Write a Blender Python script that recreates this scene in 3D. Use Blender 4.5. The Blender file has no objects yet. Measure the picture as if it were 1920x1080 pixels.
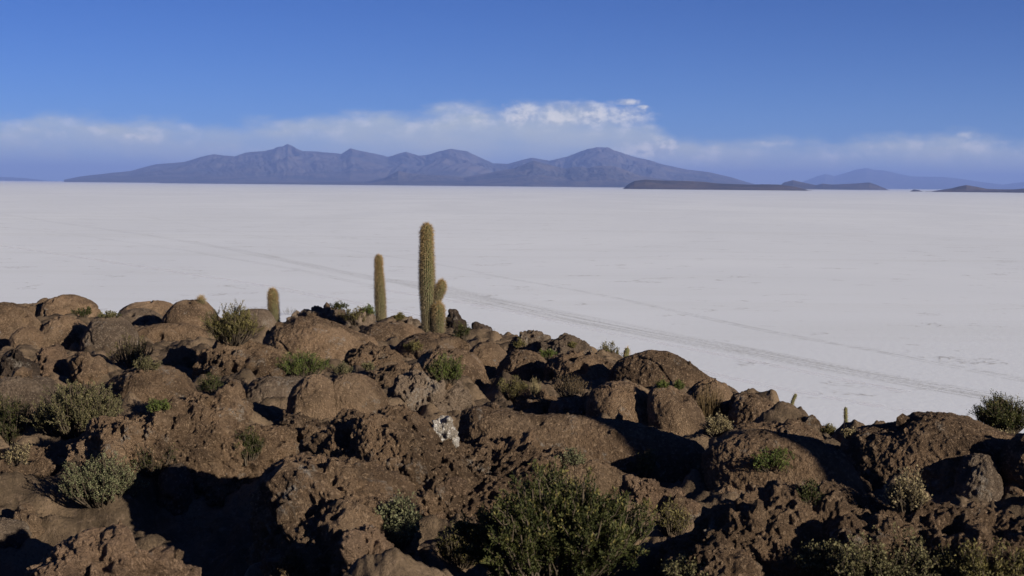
import bpy, math, random
import numpy as np
from mathutils import Vector, Matrix

S = bpy.context.scene
COL = S.collection
R = math.radians
random.seed(7)
RNG = np.random.default_rng(7)

# ------------------------------------------------------------------ camera
F = 2637.0                       # focal length in pixels of a 1920 wide frame
CAMZ = 40.0                      # eye height above the salt
ROLL = R(0.53)
PITCH = math.atan((540 - 346) / F)
cam_d = bpy.data.cameras.new('camera')
cam_d.sensor_width = 36.0
cam_d.lens = F * 36.0 / 1920.0
cam_d.clip_start = 0.1
cam_d.clip_end = 400000.0
cam_d.dof.use_dof = True
cam_d.dof.focus_distance = 28.0
cam_d.dof.aperture_fstop = 9.0
cam = bpy.data.objects.new('camera', cam_d)
COL.objects.link(cam)
fwd = Vector((0, math.cos(PITCH), -math.sin(PITCH)))
rt0 = Vector((1, 0, 0)); up0 = rt0.cross(fwd)
rt = rt0 * math.cos(ROLL) + up0 * math.sin(ROLL)
up = rt.cross(fwd)
M = Matrix((rt, up, -fwd)).transposed().to_4x4()
M.translation = Vector((0, 0, CAMZ))
cam.matrix_world = M
S.camera = cam
CAM = Vector((0, 0, CAMZ))

# ------------------------------------------------------------------ light
SUN_EL, SUN_RIGHT = 17.5, 51.0      # elevation; degrees to the right of straight behind the eye
sun_az = R(SUN_RIGHT)
to_sun = Vector((math.sin(sun_az) * math.cos(R(SUN_EL)), -math.cos(sun_az) * math.cos(R(SUN_EL)), math.sin(R(SUN_EL))))
sd = bpy.data.lights.new('sun', 'SUN')
sd.energy = 5.0
sd.angle = R(0.5)
sd.color = (1.0, 0.90, 0.77)
sun = bpy.data.objects.new('sun', sd)
COL.objects.link(sun)
sun.rotation_euler = to_sun.to_track_quat('Z', 'Y').to_euler()
S.view_settings.view_transform = 'Standard'
S.view_settings.look = 'None'
S.view_settings.gamma = 1.0
S.view_settings.use_curve_mapping = False
S.view_settings.exposure = 0.88
S.render.engine = 'CYCLES'
cy = S.cycles
cy.use_denoising = True
cy.max_bounces = 6
cy.diffuse_bounces = 3
cy.transparent_max_bounces = 8
cy.volume_bounces = 0
cy.use_adaptive_sampling = False

# ------------------------------------------------------------------ node helper
class NT:
    def __init__(s, tree): s.t = tree; s.n = tree.nodes; s.l = tree.links
    def node(s, kind, **kw):
        nd = s.n.new(kind)
        for k, v in kw.items(): setattr(nd, k, v)
        return nd
    def put(s, sock, v):
        if hasattr(v, 'is_linked') or hasattr(v, 'links'): s.l.new(v, sock)
        else: sock.default_value = v
    def math(s, op, a, b=0.0, c=0.0, clamp=False):
        nd = s.node('ShaderNodeMath', operation=op, use_clamp=clamp)
        s.put(nd.inputs[0], a); s.put(nd.inputs[1], b); s.put(nd.inputs[2], c)
        return nd.outputs[0]
    def vmath(s, op, a, b=(0, 0, 0)):
        nd = s.node('ShaderNodeVectorMath', operation=op)
        s.put(nd.inputs[0], a); s.put(nd.inputs[1], b)
        return nd.outputs[0]
    def noise(s, vec, scale, detail=2.0, rough=0.5, dist=0.0):
        nd = s.node('ShaderNodeTexNoise')
        s.put(nd.inputs['Vector'], vec); nd.inputs['Scale'].default_value = scale
        nd.inputs['Detail'].default_value = detail; nd.inputs['Roughness'].default_value = rough
        nd.inputs['Distortion'].default_value = dist
        return nd.outputs[0]
    def step(s, v, lo, hi, a=0.0, b=1.0, kind='SMOOTHSTEP'):
        nd = s.node('ShaderNodeMapRange', interpolation_type=kind)
        s.put(nd.inputs[0], v); nd.inputs[1].default_value = lo; nd.inputs[2].default_value = hi
        nd.inputs[3].default_value = a; nd.inputs[4].default_value = b
        return nd.outputs[0]
    def mix(s, f, a, b):
        nd = s.node('ShaderNodeMix', data_type='RGBA')
        s.put(nd.inputs[0], f)
        for i, v in ((6, a), (7, b)):
            if isinstance(v, tuple): v = v if len(v) == 4 else (*v, 1.0)
            s.put(nd.inputs[i], v)
        return nd.outputs[2]
    def ramp(s, v, pts):
        nd = s.node('ShaderNodeValToRGB')
        el = nd.color_ramp.elements
        while len(el) < len(pts): el.new(0.5)
        for e, (p, c) in zip(el, pts):
            e.position = p; e.color = (c, c, c, 1) if not isinstance(c, tuple) else (*c, 1)
        s.put(nd.inputs[0], v)
        return nd.outputs[0]

# ------------------------------------------------------------------ sky with a low bank of cloud
W = bpy.data.worlds.new('World'); S.world = W; W.use_nodes = True
w = NT(W.node_tree); w.n.clear()
sky = w.node('ShaderNodeTexSky', sky_type='NISHITA')
sky.sun_disc = False
sky.sun_elevation = R(SUN_EL)
sky.sun_rotation = math.atan2(to_sun.x, to_sun.y)
sky.altitude = 3700.0; sky.air_density = 1.0; sky.dust_density = 0.2; sky.ozone_density = 3.0
tc = w.node('ShaderNodeTexCoord')
sep = w.node('ShaderNodeSeparateXYZ'); w.l.new(tc.outputs['Generated'], sep.inputs[0])
az = w.math('ARCTAN2', sep.outputs[0], sep.outputs[1])
X = w.math('ADD', w.math('MULTIPLY', az, F), 960.0)        # direction in degrees-like units (F units per radian)
E = w.math('MULTIPLY', sep.outputs[2], F)
comb = w.node('ShaderNodeCombineXYZ'); w.put(comb.inputs[0], X); w.put(comb.inputs[1], w.math('MULTIPLY', E, 2.2))
CV = comb.outputs[0]
n1 = w.noise(CV, 0.010, 6.0, 0.6)
n2 = w.noise(CV, 0.004, 4.0, 0.55)
comb2 = w.node('ShaderNodeCombineXYZ'); w.put(comb2.inputs[0], X); w.put(comb2.inputs[1], w.math('MULTIPLY', E, 1.35))
CV2 = comb2.outputs[0]
n3 = w.noise(CV2, 0.023, 7.0, 0.60, 0.1)
tops = [(-6000, 95), (0, 112), (150, 122), (450, 112), (600, 130), (900, 150), (1080, 156), (1225, 128), (1270, 86), (1400, 92), (1560, 94), (1750, 104), (1920, 98), (6000, 110)]
lo, hi = -6000, 6000
t = w.math('DIVIDE', w.math('SUBTRACT', X, lo), hi - lo)
top = w.math('MULTIPLY', w.ramp(t, [((x - lo) / (hi - lo), v / 200.0) for x, v in tops]), 200.0)
edge = w.math('ADD', w.math('SUBTRACT', top, E), w.math('MULTIPLY', w.math('SUBTRACT', n1, 0.5), 70.0))
bank = w.step(edge, -6.0, 34.0)
dens = w.math('MULTIPLY', bank, w.step(n2, 0.30, 0.66, 0.48, 0.92))
fade = w.step(E, 0.0, 40.0, 0.95, 1.0)
dens = w.math('MULTIPLY', dens, fade)
crest = w.math('MULTIPLY', w.step(edge, 0.0, 22.0), w.step(edge, 70.0, 22.0))
lit = w.math('MULTIPLY', crest, w.step(n3, 0.46, 0.68))
bankcol = w.mix(lit, (0.62, 0.66, 0.64), (0.90, 0.87, 0.81))
skyv = w.node('ShaderNodeVectorMath', operation='MULTIPLY')
w.l.new(sky.outputs[0], skyv.inputs[0]); skyv.inputs[1].default_value = (0.0096, 0.0192, 0.0410)
EXPO = 2 ** S.view_settings.exposure
bank_s = w.vmath('MULTIPLY', bankcol, (1 / EXPO,) * 3)
glow = w.math('POWER', 2.718, w.math('MULTIPLY', w.math('ABSOLUTE', E), -1 / 150.0))
gl = w.vmath('MULTIPLY', w.mix(glow, (0.0, 0.0, 0.0), (0.075, 0.112, 0.115)), (1, 1, 1))
out = w.mix(dens, w.vmath('ADD', skyv.outputs[0], gl), bank_s)
puff = None
for (cx, cyy, rx, ry) in [(972, 212, 52, 26), (1050, 214, 60, 24), (1130, 216, 105, 24), (1165, 194, 38, 8), (1205, 282, 75, 22), (1200, 203, 14, 5), (1782, 258, 50, 10), (1430, 270, 80, 12), (265, 258, 26, 7), (0, 304, 20, 16), (-400, 250, 120, 20), (2400, 250, 140, 18)]:
    dx = w.math('DIVIDE', w.math('SUBTRACT', X, float(cx)), float(rx))
    dy = w.math('DIVIDE', w.math('SUBTRACT', E, float(337 + 0.0093 * cx - cyy)), float(ry))
    g = w.math('SUBTRACT', 1.0, w.math('ADD', w.math('MULTIPLY', dx, dx), w.math('MULTIPLY', dy, dy)))
    g = w.math('MAXIMUM', w.math('SUBTRACT', g, 0.0 if 950 < cx < 1210 else 0.5), -1.0)
    puff = g if puff is None else w.math('MAXIMUM', puff, g)
pm = w.math('ADD', puff, w.math('MULTIPLY', w.math('SUBTRACT', n3, 0.50), 2.6))
pmask = w.math('MULTIPLY', w.step(pm, -0.15, 1.35), w.step(puff, -1.0, 0.35))
n4 = w.noise(w.vmath('ADD', CV2, (7.0, 9.0, 0.0)), 0.023, 7.0, 0.60, 0.1)
shade = w.step(w.math('ADD', w.math('SUBTRACT', n3, n4), w.math('MULTIPLY', puff, 0.05)), -0.10, 0.13)
pcol = w.vmath('MULTIPLY', w.mix(shade, (0.48, 0.52, 0.58), (1.00, 0.95, 0.88)), (1 / EXPO,) * 3)
out = w.mix(w.math('MULTIPLY', pmask, 0.80), out, pcol)
bg = w.node('ShaderNodeBackground'); w.l.new(out, bg.inputs[0]); bg.inputs[1].default_value = 1.0
wo = w.node('ShaderNodeOutputWorld'); w.l.new(bg.outputs[0], wo.inputs[0])

# ------------------------------------------------------------------ fast noise volumes
NV = 64
VOL = RNG.random((NV, NV, NV)).astype(np.float32).ravel()
def _lookup(vol, n, P, smooth=True):
    q = np.floor(P)
    f = (P - q).astype(np.float32)
    if smooth: f = f * f * (3 - 2 * f)
    q = q.astype(np.int64) % n
    q1 = (q + 1) % n
    x0, y0, z0 = q[:, 0] * n * n, q[:, 1] * n, q[:, 2]
    x1, y1, z1 = q1[:, 0] * n * n, q1[:, 1] * n, q1[:, 2]
    fx, fy, fz = f[:, 0], f[:, 1], f[:, 2]
    a = vol[x0 + y0 + z0] * (1 - fz) + vol[x0 + y0 + z1] * fz
    b = vol[x0 + y1 + z0] * (1 - fz) + vol[x0 + y1 + z1] * fz
    c = vol[x1 + y0 + z0] * (1 - fz) + vol[x1 + y0 + z1] * fz
    d = vol[x1 + y1 + z0] * (1 - fz) + vol[x1 + y1 + z1] * fz
    return (a * (1 - fy) + b * fy) * (1 - fx) + (c * (1 - fy) + d * fy) * fx
_rot = np.array(Matrix.Rotation(0.7, 3, Vector((0.3, 0.5, 0.8)).normalized()), dtype=np.float64)
def noise3(P): return _lookup(VOL, NV, P)
def fbm(P, octs=3, gain=0.5):
    a, s, tot = 1.0, 0.0, 0.0
    for _ in range(octs):
        s = s + a * noise3(P); tot += a; a *= gain
        P = (P @ _rot) * 2.03 + 11.7
    return s / tot
WN, WC = 96, 12
def _worley():
    pts = RNG.random((WC, WC, WC, 3))
    g = (np.arange(WN) + 0.5) / WN * WC
    c = np.floor(g).astype(int); f = g - c
    best = np.full((WN, WN, WN), 9.0, np.float32); sec = best.copy()
    for dx in (-1, 0, 1):
        for dy in (-1, 0, 1):
            for dz in (-1, 0, 1):
                pp = pts[np.ix_((c + dx) % WC, (c + dy) % WC, (c + dz) % WC)]
                d = ((pp[..., 0] + dx - f[:, None, None]) ** 2 + (pp[..., 1] + dy - f[None, :, None]) ** 2 + (pp[..., 2] + dz - f[None, None, :]) ** 2).astype(np.float32)
                sec = np.minimum(sec, np.maximum(best, d)); best = np.minimum(best, d)
    b, s = np.sqrt(best), np.sqrt(sec)
    return b.ravel(), (s - b).ravel()
WOR, WED = _worley()
def worley(P): return _lookup(WOR, WN, P * (WN / WC), False)
def wedge(P): return _lookup(WED, WN, P * (WN / WC), False)
def sst(v, lo, hi):
    t = np.clip((v - lo) / (hi - lo), 0, 1)
    return t * t * (3 - 2 * t)

# ------------------------------------------------------------------ mesh and object helpers
def mesh_np(name, verts, faces, smooth=True, attrs=None):
    me = bpy.data.meshes.new(name)
    verts = np.ascontiguousarray(verts, dtype=np.float32)
    faces = np.ascontiguousarray(faces, dtype=np.int32)
    nv, (nf, k) = len(verts), faces.shape
    me.vertices.add(nv); me.vertices.foreach_set('co', verts.ravel())
    me.loops.add(nf * k); me.loops.foreach_set('vertex_index', faces.ravel())
    me.polygons.add(nf)
    me.polygons.foreach_set('loop_start', np.arange(0, nf * k, k, dtype=np.int32))
    me.polygons.foreach_set('loop_total', np.full(nf, k, dtype=np.int32))
    me.polygons.foreach_set('use_smooth', np.full(nf, smooth, dtype=bool))
    for an, av in (attrs or {}).items():
        a = me.attributes.new(an, 'FLOAT', 'POINT'); a.data.foreach_set('value', np.ascontiguousarray(av, dtype=np.float32))
    me.update(calc_edges=True)
    return me
def grid_faces(nu, nv, wrap=False):
    i = np.arange(nu if wrap else nu - 1)[:, None]; j = np.arange(nv - 1)[None, :]
    i2 = (i + 1) % nu
    return np.stack([i * nv + j, i2 * nv + j, i2 * nv + j + 1, i * nv + j + 1], -1).reshape(-1, 4)
def link(name, me, mat=None, parent=None):
    o = bpy.data.objects.new(name, me); COL.objects.link(o)
    if mat: me.materials.append(mat)
    if parent: o.parent = parent; o.matrix_parent_inverse = parent.matrix_world.inverted()
    return o
def empty(name, loc):
    o = bpy.data.objects.new(name, None); COL.objects.link(o)
    o.location = loc; o.empty_display_size = 0.2
    o.matrix_world = Matrix.Translation(loc)
    return o
def tag(o, label, cat, group=None):
    o['label'] = label; o['category'] = cat
    if group: o['group'] = group
    return o

def ray(px, py):
    return fwd + rt * ((px - 960) / F) + up * ((540 - py) / F)
def at(px, py, dist):                    # point on a sight line at a horizontal distance
    v = ray(px, py); h = math.hypot(v.x, v.y)
    return CAM + v * (dist / h)

# ------------------------------------------------------------------ the shape of the island top
EX = np.array([-200, -40, -20, -14, -6.6, -2.3, -0.35, 0.76, 2.15, 2.8, 3.1, 5, 9, 30, 200.0])
EY = np.array([60, 42, 40.5, 40, 39.3, 39, 33, 30, 25, 18.4, 14.3, 13.4, 13.2, 13, 13.0])
def ground(x, y):
    x = np.asarray(x, float); y = np.asarray(y, float)
    z = -1.54 - 0.059 * np.clip(y, -20, 400)
    e = np.interp(x, EX, EY)
    b = np.clip(y - e, 0, None)
    z = z - 0.22 * b * b / (b + 0.4) - 0.30 * np.clip(b - 48, 0, None) ** 2 / (np.clip(b - 48, 0, None) + 15.0)
    z = z - 0.90 * np.exp(-(((x + 2.9) / 1.75) ** 2 + ((y - 9.0) / 1.9) ** 2))
    far = np.clip(np.hypot(x, np.minimum(y, 0)) - 28, 0, None)
    z = z - 0.25 * far
    return CAMZ + np.maximum(z, -CAMZ - 3)
def gz(x, y): return float(ground(x, y))
def hit_ground(px, py):
    v = ray(px, py); v = v / math.hypot(v.x, v.y)
    lo, t = 1.0, 1.0
    while t < 300:
        p = CAM + v * t
        if p.z < gz(p.x, p.y): break
        lo = t; t *= 1.02
    hi = t
    for _ in range(30):
        m = (lo + hi) / 2; p = CAM + v * m
        if p.z < gz(p.x, p.y): hi = m
        else: lo = m
    return hi

# ------------------------------------------------------------------ materials
def new_mat(name):
    m = bpy.data.materials.new(name); m.use_nodes = True
    nt = NT(m.node_tree); nt.n.clear()
    return m, nt
def finish(nt, col, rough=0.95, normal=None, spec=0.15):
    b = nt.node('ShaderNodeBsdfPrincipled')
    nt.put(b.inputs['Base Color'], col if not isinstance(col, tuple) else (*col, 1))
    b.inputs['Roughness'].default_value = rough
    b.inputs['Specular IOR Level'].default_value = spec
    if normal is not None: nt.l.new(normal, b.inputs['Normal'])
    o = nt.node('ShaderNodeOutputMaterial'); nt.l.new(b.outputs[0], o.inputs[0])
    return b
def bump(nt, h, strength, dist):
    b = nt.node('ShaderNodeBump'); b.inputs['Strength'].default_value = strength; b.inputs['Distance'].default_value = dist
    nt.put(b.inputs['Height'], h)
    return b.outputs[0]
def rock_mat(name, base, dark, pale, palef=0.57):
    m, nt = new_mat(name)
    P = nt.node('ShaderNodeNewGeometry').outputs['Position']
    info = nt.node('ShaderNodeObjectInfo')
    a = nt.noise(P, 1.7, 5.0, 0.6, 0.4)
    b = nt.noise(P, 9.0, 5.0, 0.65)
    c = nt.noise(P, 30.0, 4.0, 0.7)
    col = nt.mix(nt.step(a, 0.38, 0.66), dark, base)
    col = nt.mix(nt.math('MULTIPLY', nt.step(b, 0.50, 0.72), 0.55), col, pale)
    col = nt.mix(nt.math('MULTIPLY', nt.step(c, 0.52, 0.62), 0.75), col, dark)
    col = nt.mix(nt.math('MULTIPLY', nt.step(nt.noise(P, 42.0, 3.0, 0.7), 0.56, 0.63), 0.8), col, pale)
    warm = nt.step(nt.noise(nt.vmath('ADD', P, (31.0, 7.0, 3.0)), 0.75, 4.0, 0.6, 0.5), 0.50, 0.70)
    col = nt.mix(nt.math('MULTIPLY', warm, 0.55), col, pale)
    lich = nt.math('MULTIPLY', nt.step(nt.noise(P, 3.1, 6.0, 0.7), palef, palef + 0.08), nt.step(c, 0.42, 0.60))
    col = nt.mix(nt.math('MULTIPLY', lich, 0.8), col, (0.29, 0.255, 0.21))
    val = nt.step(info.outputs['Random'], 0.0, 1.0, 0.84, 1.16, 'LINEAR')
    col = nt.vmath('MULTIPLY', col, val)
    h = nt.math('ADD', nt.noise(P, 26.0, 6.0, 0.78), nt.math('MULTIPLY', nt.noise(P, 80.0, 3.0, 0.6), 0.5))
    finish(nt, col, 0.96, bump(nt, h, 1.0, 0.110), 0.08)
    return m
ROCK = {
    'brown': rock_mat('brown_rock', (0.215, 0.142, 0.086), (0.090, 0.060, 0.038), (0.335, 0.236, 0.150)),
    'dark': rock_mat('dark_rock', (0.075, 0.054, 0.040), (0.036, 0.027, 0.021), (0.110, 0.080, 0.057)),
    'grey': rock_mat('grey_brown_rock', (0.190, 0.140, 0.098), (0.092, 0.068, 0.049), (0.290, 0.225, 0.162), 0.55),
    'tan': rock_mat('tan_rock', (0.225, 0.148, 0.093), (0.105, 0.070, 0.046), (0.310, 0.212, 0.138)),
    'white': rock_mat('white_crusted_rock', (0.680, 0.650, 0.600), (0.300, 0.260, 0.210), (0.780, 0.760, 0.710), 0.5),
}

# ------------------------------------------------------------------ salt flat
def salt_material():
    m, nt = new_mat('salt')
    P = nt.node('ShaderNodeNewGeometry').outputs['Position']
    big = nt.noise(nt.vmath('MULTIPLY', P, (1.0, 0.35, 1.0)), 0.0035, 5.0, 0.6, 0.8)
    str_ = nt.noise(nt.vmath('MULTIPLY', P, (0.0012, 0.02, 0.0)), 1.0, 5.0, 0.62, 0.5)
    col = nt.mix(nt.step(big, 0.35, 0.68), (0.612, 0.636, 0.645), (0.662, 0.686, 0.690))
    col = nt.mix(nt.math('MULTIPLY', nt.step(str_, 0.50, 0.66), 0.22), col, (0.52, 0.535, 0.515))
    fine = nt.noise(P, 0.35, 5.0, 0.7)
    col = nt.mix(nt.math('MULTIPLY', nt.step(fine, 0.52, 0.72), 0.16), col, (0.50, 0.49, 0.47))
    # scattered patches of broken crust
    mask = nt.step(nt.noise(P, 0.045, 3.0, 0.6, 0.6), 0.600, 0.655)
    vo = nt.node('ShaderNodeTexVoronoi', feature='DISTANCE_TO_EDGE'); nt.put(vo.inputs['Vector'], P); vo.inputs['Scale'].default_value = 0.35
    crack = nt.step(vo.outputs[0], 0.16, 0.02)
    cm = nt.math('MULTIPLY', nt.math('MULTIPLY', mask, crack), nt.step(fine, 0.40, 0.60))
    col = nt.mix(nt.math('MULTIPLY', cm, 0.6), col, (0.20, 0.18, 0.15))
    hh = nt.math('ADD', nt.noise(P, 0.5, 6.0, 0.65), nt.math('MULTIPLY', cm, 0.4))
    finish(nt, col, 0.9, bump(nt, hh, 0.35, 0.25), 0.2)
    return m
flat = link('salt_flat', mesh_np('salt_flat', [(-95e3, -15e3, 0), (95e3, -15e3, 0), (95e3, 125e3, 0), (-95e3, 125e3, 0)], [(0, 1, 2, 3)]), salt_material())
flat['kind'] = 'structure'

def track_material(name, col, strength, fscale):
    m, nt = new_mat(name)
    P = nt.node('ShaderNodeNewGeometry').outputs['Position']
    across = nt.node('ShaderNodeAttribute', attribute_name='across').outputs['Fac']
    n = nt.noise(P, fscale, 5.0, 0.7)
    lines = nt.noise(nt.node('ShaderNodeAttribute', attribute_name='lane').outputs['Vector'], 1.0, 4.0, 0.6)
    prof = nt.step(across, 0.0, 0.42)
    a = nt.math('MULTIPLY', prof, nt.step(nt.math('ADD', n, nt.math('MULTIPLY', nt.math('SUBTRACT', lines, 0.5), 1.1)), 0.40, 0.66))
    a = nt.math('MULTIPLY', a, nt.math('MULTIPLY', nt.node('ShaderNodeAttribute', attribute_name='far_fade').outputs['Fac'], strength))
    bs = nt.node('ShaderNodeBsdfDiffuse'); bs.inputs[0].default_value = (*col, 1)
    tr = nt.node('ShaderNodeBsdfTransparent')
    mx = nt.node('ShaderNodeMixShader'); nt.put(mx.inputs[0], a); nt.l.new(tr.outputs[0], mx.inputs[1]); nt.l.new(bs.outputs[0], mx.inputs[2])
    o = nt.node('ShaderNodeOutputMaterial'); nt.l.new(mx.outputs[0], o.inputs[0])
    return m
def on_salt(px, py):
    v = ray(px, py); return CAM + v * (CAMZ / -v.z)
def strip(name, pts, width, mat, z, rows=9):
    P = np.array([on_salt(*p)[:2] for p in pts])
    d = np.r_[0, np.cumsum(np.hypot(*np.diff(P, axis=0).T))]
    n = 160
    s = np.linspace(0, 1, n) ** 1.0
    # parametrise by reciprocal distance so the near end is as finely cut as the far one
    c = np.stack([np.interp(s * (len(pts) - 1), np.arange(len(pts)), P[:, k]) for k in (0, 1)], 1)
    for _ in range(8): c[1:-1] = (c[:-2] + 2 * c[1:-1] + c[2:]) / 4
    T = np.gradient(c, axis=0); T /= np.linalg.norm(T, axis=1)[:, None]
    Nn = np.stack([-T[:, 1], T[:, 0]], 1)
    wv = np.interp(s * (len(pts) - 1), np.arange(len(pts)), width) if np.ndim(width) else np.full(n, width)
    L = np.r_[0, np.cumsum(np.hypot(*np.diff(c, axis=0).T))]
    V, ac, lane, far_fade = [], [], [], []
    for i in range(n):
        for j in range(rows):
            u = j / (rows - 1) - 0.5
            q = c[i] + Nn[i] * wv[i] * u
            V.append((q[0], q[1], z)); ac.append(1 - abs(2 * u)); far_fade.append(float(np.interp(c[i][1], [240, 480, 900, 1900], [1.0, 0.9, 0.40, 0.15]))); lane.append((u * wv[i] * 1.4, L[i] * 0.012, 0))  # strip opacity falls off towards the far end
    me = mesh_np(name, V, grid_faces(n, rows), False, {'across': ac, 'far_fade': far_fade})
    a = me.attributes.new('lane', 'FLOAT_VECTOR', 'POINT'); a.data.foreach_set('vector', np.array(lane, np.float32).ravel())
    o = link(name, me, mat); o['kind'] = 'structure'
    return o
TM = track_material('churned_salt', (0.33, 0.315, 0.28), 0.30, 0.9)
TM2 = track_material('faint_wheel_mark', (0.33, 0.315, 0.285), 0.18, 0.25)
TM3 = track_material('swept_salt', (0.78, 0.78, 0.80), 0.7, 0.15)
main = [(-60, 394), (0, 401), (125, 420), (300, 444), (450, 470), (625, 507), (700, 522), (775, 531), (840, 547), (960, 573), (1100, 602), (1250, 631), (1400, 659), (1550, 688), (1700, 716), (1830, 739), (2000, 768)]
strip('salt_track', main, [12, 12, 12, 12, 12, 12, 14, 17, 21, 20, 18, 15, 14, 13, 12, 11, 11], TM, 0.012, 13)
strip('salt_track', [(60, 352), (125, 370), (250, 403), (350, 420), (475, 442), (600, 461), (720, 479), (800, 491), (950, 522), (1085, 545), (1185, 565), (1385, 610), (1510, 635), (1660, 660), (1810, 690), (1990, 727)], [16, 12, 8, 7, 6, 5, 5, 5, 5, 5, 5, 5, 5, 6, 7, 7], TM2, 0.008, 7)
strip('salt_track', [(1180, 662), (1340, 702), (1460, 727), (1610, 755), (1720, 774), (1900, 806)], [3, 3.6, 4, 4, 4, 4], TM3, 0.008, 7)
strip('salt_track', [(700, 540), (860, 566), (1000, 592), (1150, 626), (1300, 655), (1500, 695), (1700, 735)], [6, 5, 5, 4, 4, 4, 4], TM3, 0.008, 7)
strip('salt_track', [(0, 460), (300, 505), (520, 540), (700, 575), (900, 620)], [8, 8, 7, 7, 6], TM3, 0.008, 7)
strip('salt_track', [(0, 425), (150, 441), (350, 470), (560, 506), (700, 536)], [9, 9, 8, 7, 7], TM2, 0.004, 7)

# ------------------------------------------------------------------ far mountains and islands
def hill_mat(name, a, b):
    m, nt = new_mat(name)
    P = nt.node('ShaderNodeNewGeometry').outputs['Position']
    n = nt.noise(P, 0.0011, 6.0, 0.62, 0.4)
    n2_ = nt.noise(P, 0.006, 5.0, 0.65)
    col = nt.mix(nt.step(nt.math('ADD', n, nt.math('MULTIPLY', nt.math('SUBTRACT', n2_, 0.5), 0.5)), 0.36, 0.64), a, b)
    finish(nt, col, 1.0, None, 0.0)
    return m
HM = hill_mat('far_slope', (0.042, 0.043, 0.045), (0.100, 0.085, 0.070))
HD = hill_mat('island_slope', (0.040, 0.034, 0.028), (0.090, 0.070, 0.052))
def hill_range(name, prof, d0, dc, d1, mat, seed, rough=0.4, gul=1.0, nu=1000, nr=120):
    xs = np.array([p[0] for p in prof], float); ys = np.array([p[1] for p in prof], float)
    px = np.linspace(xs[0], xs[-1], nu); py = np.interp(px, xs, ys)
    ux, uy, sl = [], [], []
    for a, b in zip(px, py):
        v = ray(a, b); h = math.hypot(v.x, v.y); ux.append(v.x / h); uy.append(v.y / h); sl.append(v.z / h)
    ux, uy, sl = map(np.array, (ux, uy, sl))
    hc = CAMZ + sl * dc
    t = np.linspace(0, 1, nr)
    d = np.where(t < 0.72, d0 + (dc - d0) * t / 0.72, dc + (d1 - dc) * (t - 0.72) / 0.28)
    D = np.broadcast_to(d[None], (nu, nr)); T = np.where(t < 0.72, t / 0.72, 1 - (t - 0.72) / 0.28)[None]
    # the foot of the range wanders, so low stretches do not start on one circle
    AX = np.broadcast_to((px / 160.0)[:, None], (nu, nr))
    Pn = np.stack([AX + seed * 3.1, D / (dc - d0) * 2.0, np.full((nu, nr), seed * 1.7)], -1).reshape(-1, 3)
    wx = (fbm(Pn * 0.9 + 5, 3) - 0.5)[:, None] * np.array([[0.9, 0.5, 0.0]])
    r1 = 1 - np.abs(2 * fbm((Pn + wx) * np.array([[1.7, 1.0, 1]]), 3, 0.5) - 1)
    r2 = 1 - np.abs(2 * fbm((Pn + wx) * np.array([[5.0, 1.6, 1]]) + 31, 4, 0.6) - 1)
    er = (0.58 * (r1 - 0.75) * 2.0 + 0.36 * gul * (r2 - 0.75) * 2).reshape(nu, nr)
    Te = T ** 1.15
    H = np.clip(hc, 1.0, None)[:, None] * Te
    mod = (T * (1 - T) * 4) ** 0.7
    H = H * (1 + rough * er * mod) - np.where(T < 0.02, 6.0, 0)
    V = np.stack([ux[:, None] * D, uy[:, None] * D, H], -1).reshape(-1, 3)
    o = link(name, mesh_np(name, V, grid_faces(nu, nr)[:, ::-1], True), mat)
    o['kind'] = 'structure'
    return o
hill_range('mountain_range', [(120, 337), (150, 331), (175, 328), (212, 324), (245, 321), (265, 315), (292, 308), (325, 305), (345, 303), (370, 296), (401, 289), (425, 292), (440, 293), (461, 286), (490, 285), (512, 281), (519, 276), (528, 276), (539, 271), (552, 277), (567, 283), (580, 284), (592, 284), (610, 286), (640, 288), (657, 278), (675, 283), (703, 288), (728, 294), (742, 289), (762, 284), (785, 291), (800, 291), (825, 284), (842, 280), (856, 281), (876, 284), (900, 295), (925, 306), (952, 307), (970, 302), (997, 295), (1015, 300), (1030, 302), (1060, 295), (1085, 285), (1108, 279), (1120, 276), (1138, 277), (1155, 284), (1185, 293), (1215, 300), (1250, 310), (1290, 318), (1330, 323), (1370, 332), (1400, 341), (1440, 352)], 36000, 47000, 56000, HM, 1, 0.52)
hill_range('foothills', [(300, 346), (420, 343), (560, 341), (690, 340), (722, 333), (747, 320), (765, 325), (800, 327), (830, 328), (870, 332), (905, 326), (935, 320), (965, 314), (990, 305), (1000, 301), (1012, 303), (1040, 311), (1060, 316), (1085, 313), (1100, 315), (1125, 311), (1155, 312), (1175, 319), (1200, 330), (1250, 337), (1300, 341), (1345, 345), (1390, 350)], 29500, 34500, 38000, HM, 4, 0.5)
hill_range('distant_mountain', [(1430, 356), (1500, 343), (1530, 331), (1548, 326), (1565, 330), (1585, 324), (1605, 317), (1625, 314), (1638, 318), (1655, 318), (1680, 325), (1710, 330), (1740, 331), (1765, 331), (1800, 335), (1840, 341), (1880, 346), (1925, 340), (2000, 330), (2150, 345)], 78000, 90000, 99000, HM, 7, 0.35)
hill_range('distant_mountain', [(-320, 338), (-250, 325), (-150, 320), (-60, 328), (-10, 331.5), (25, 332.5), (48, 334), (75, 337), (110, 341)], 70000, 80000, 88000, HM, 9, 0.3)
hill_range('salt_island', [(1168, 354), (1180, 344), (1190, 339), (1210, 336.5), (1235, 338), (1262, 338.5), (1290, 339.5), (1320, 341), (1345, 344), (1370, 345), (1400, 346), (1432, 345.5), (1460, 346), (1490, 350), (1510, 355), (1522, 359)], 16500, 17300, 18200, HD, 11, 0.45, nu=400, nr=50)
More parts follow.
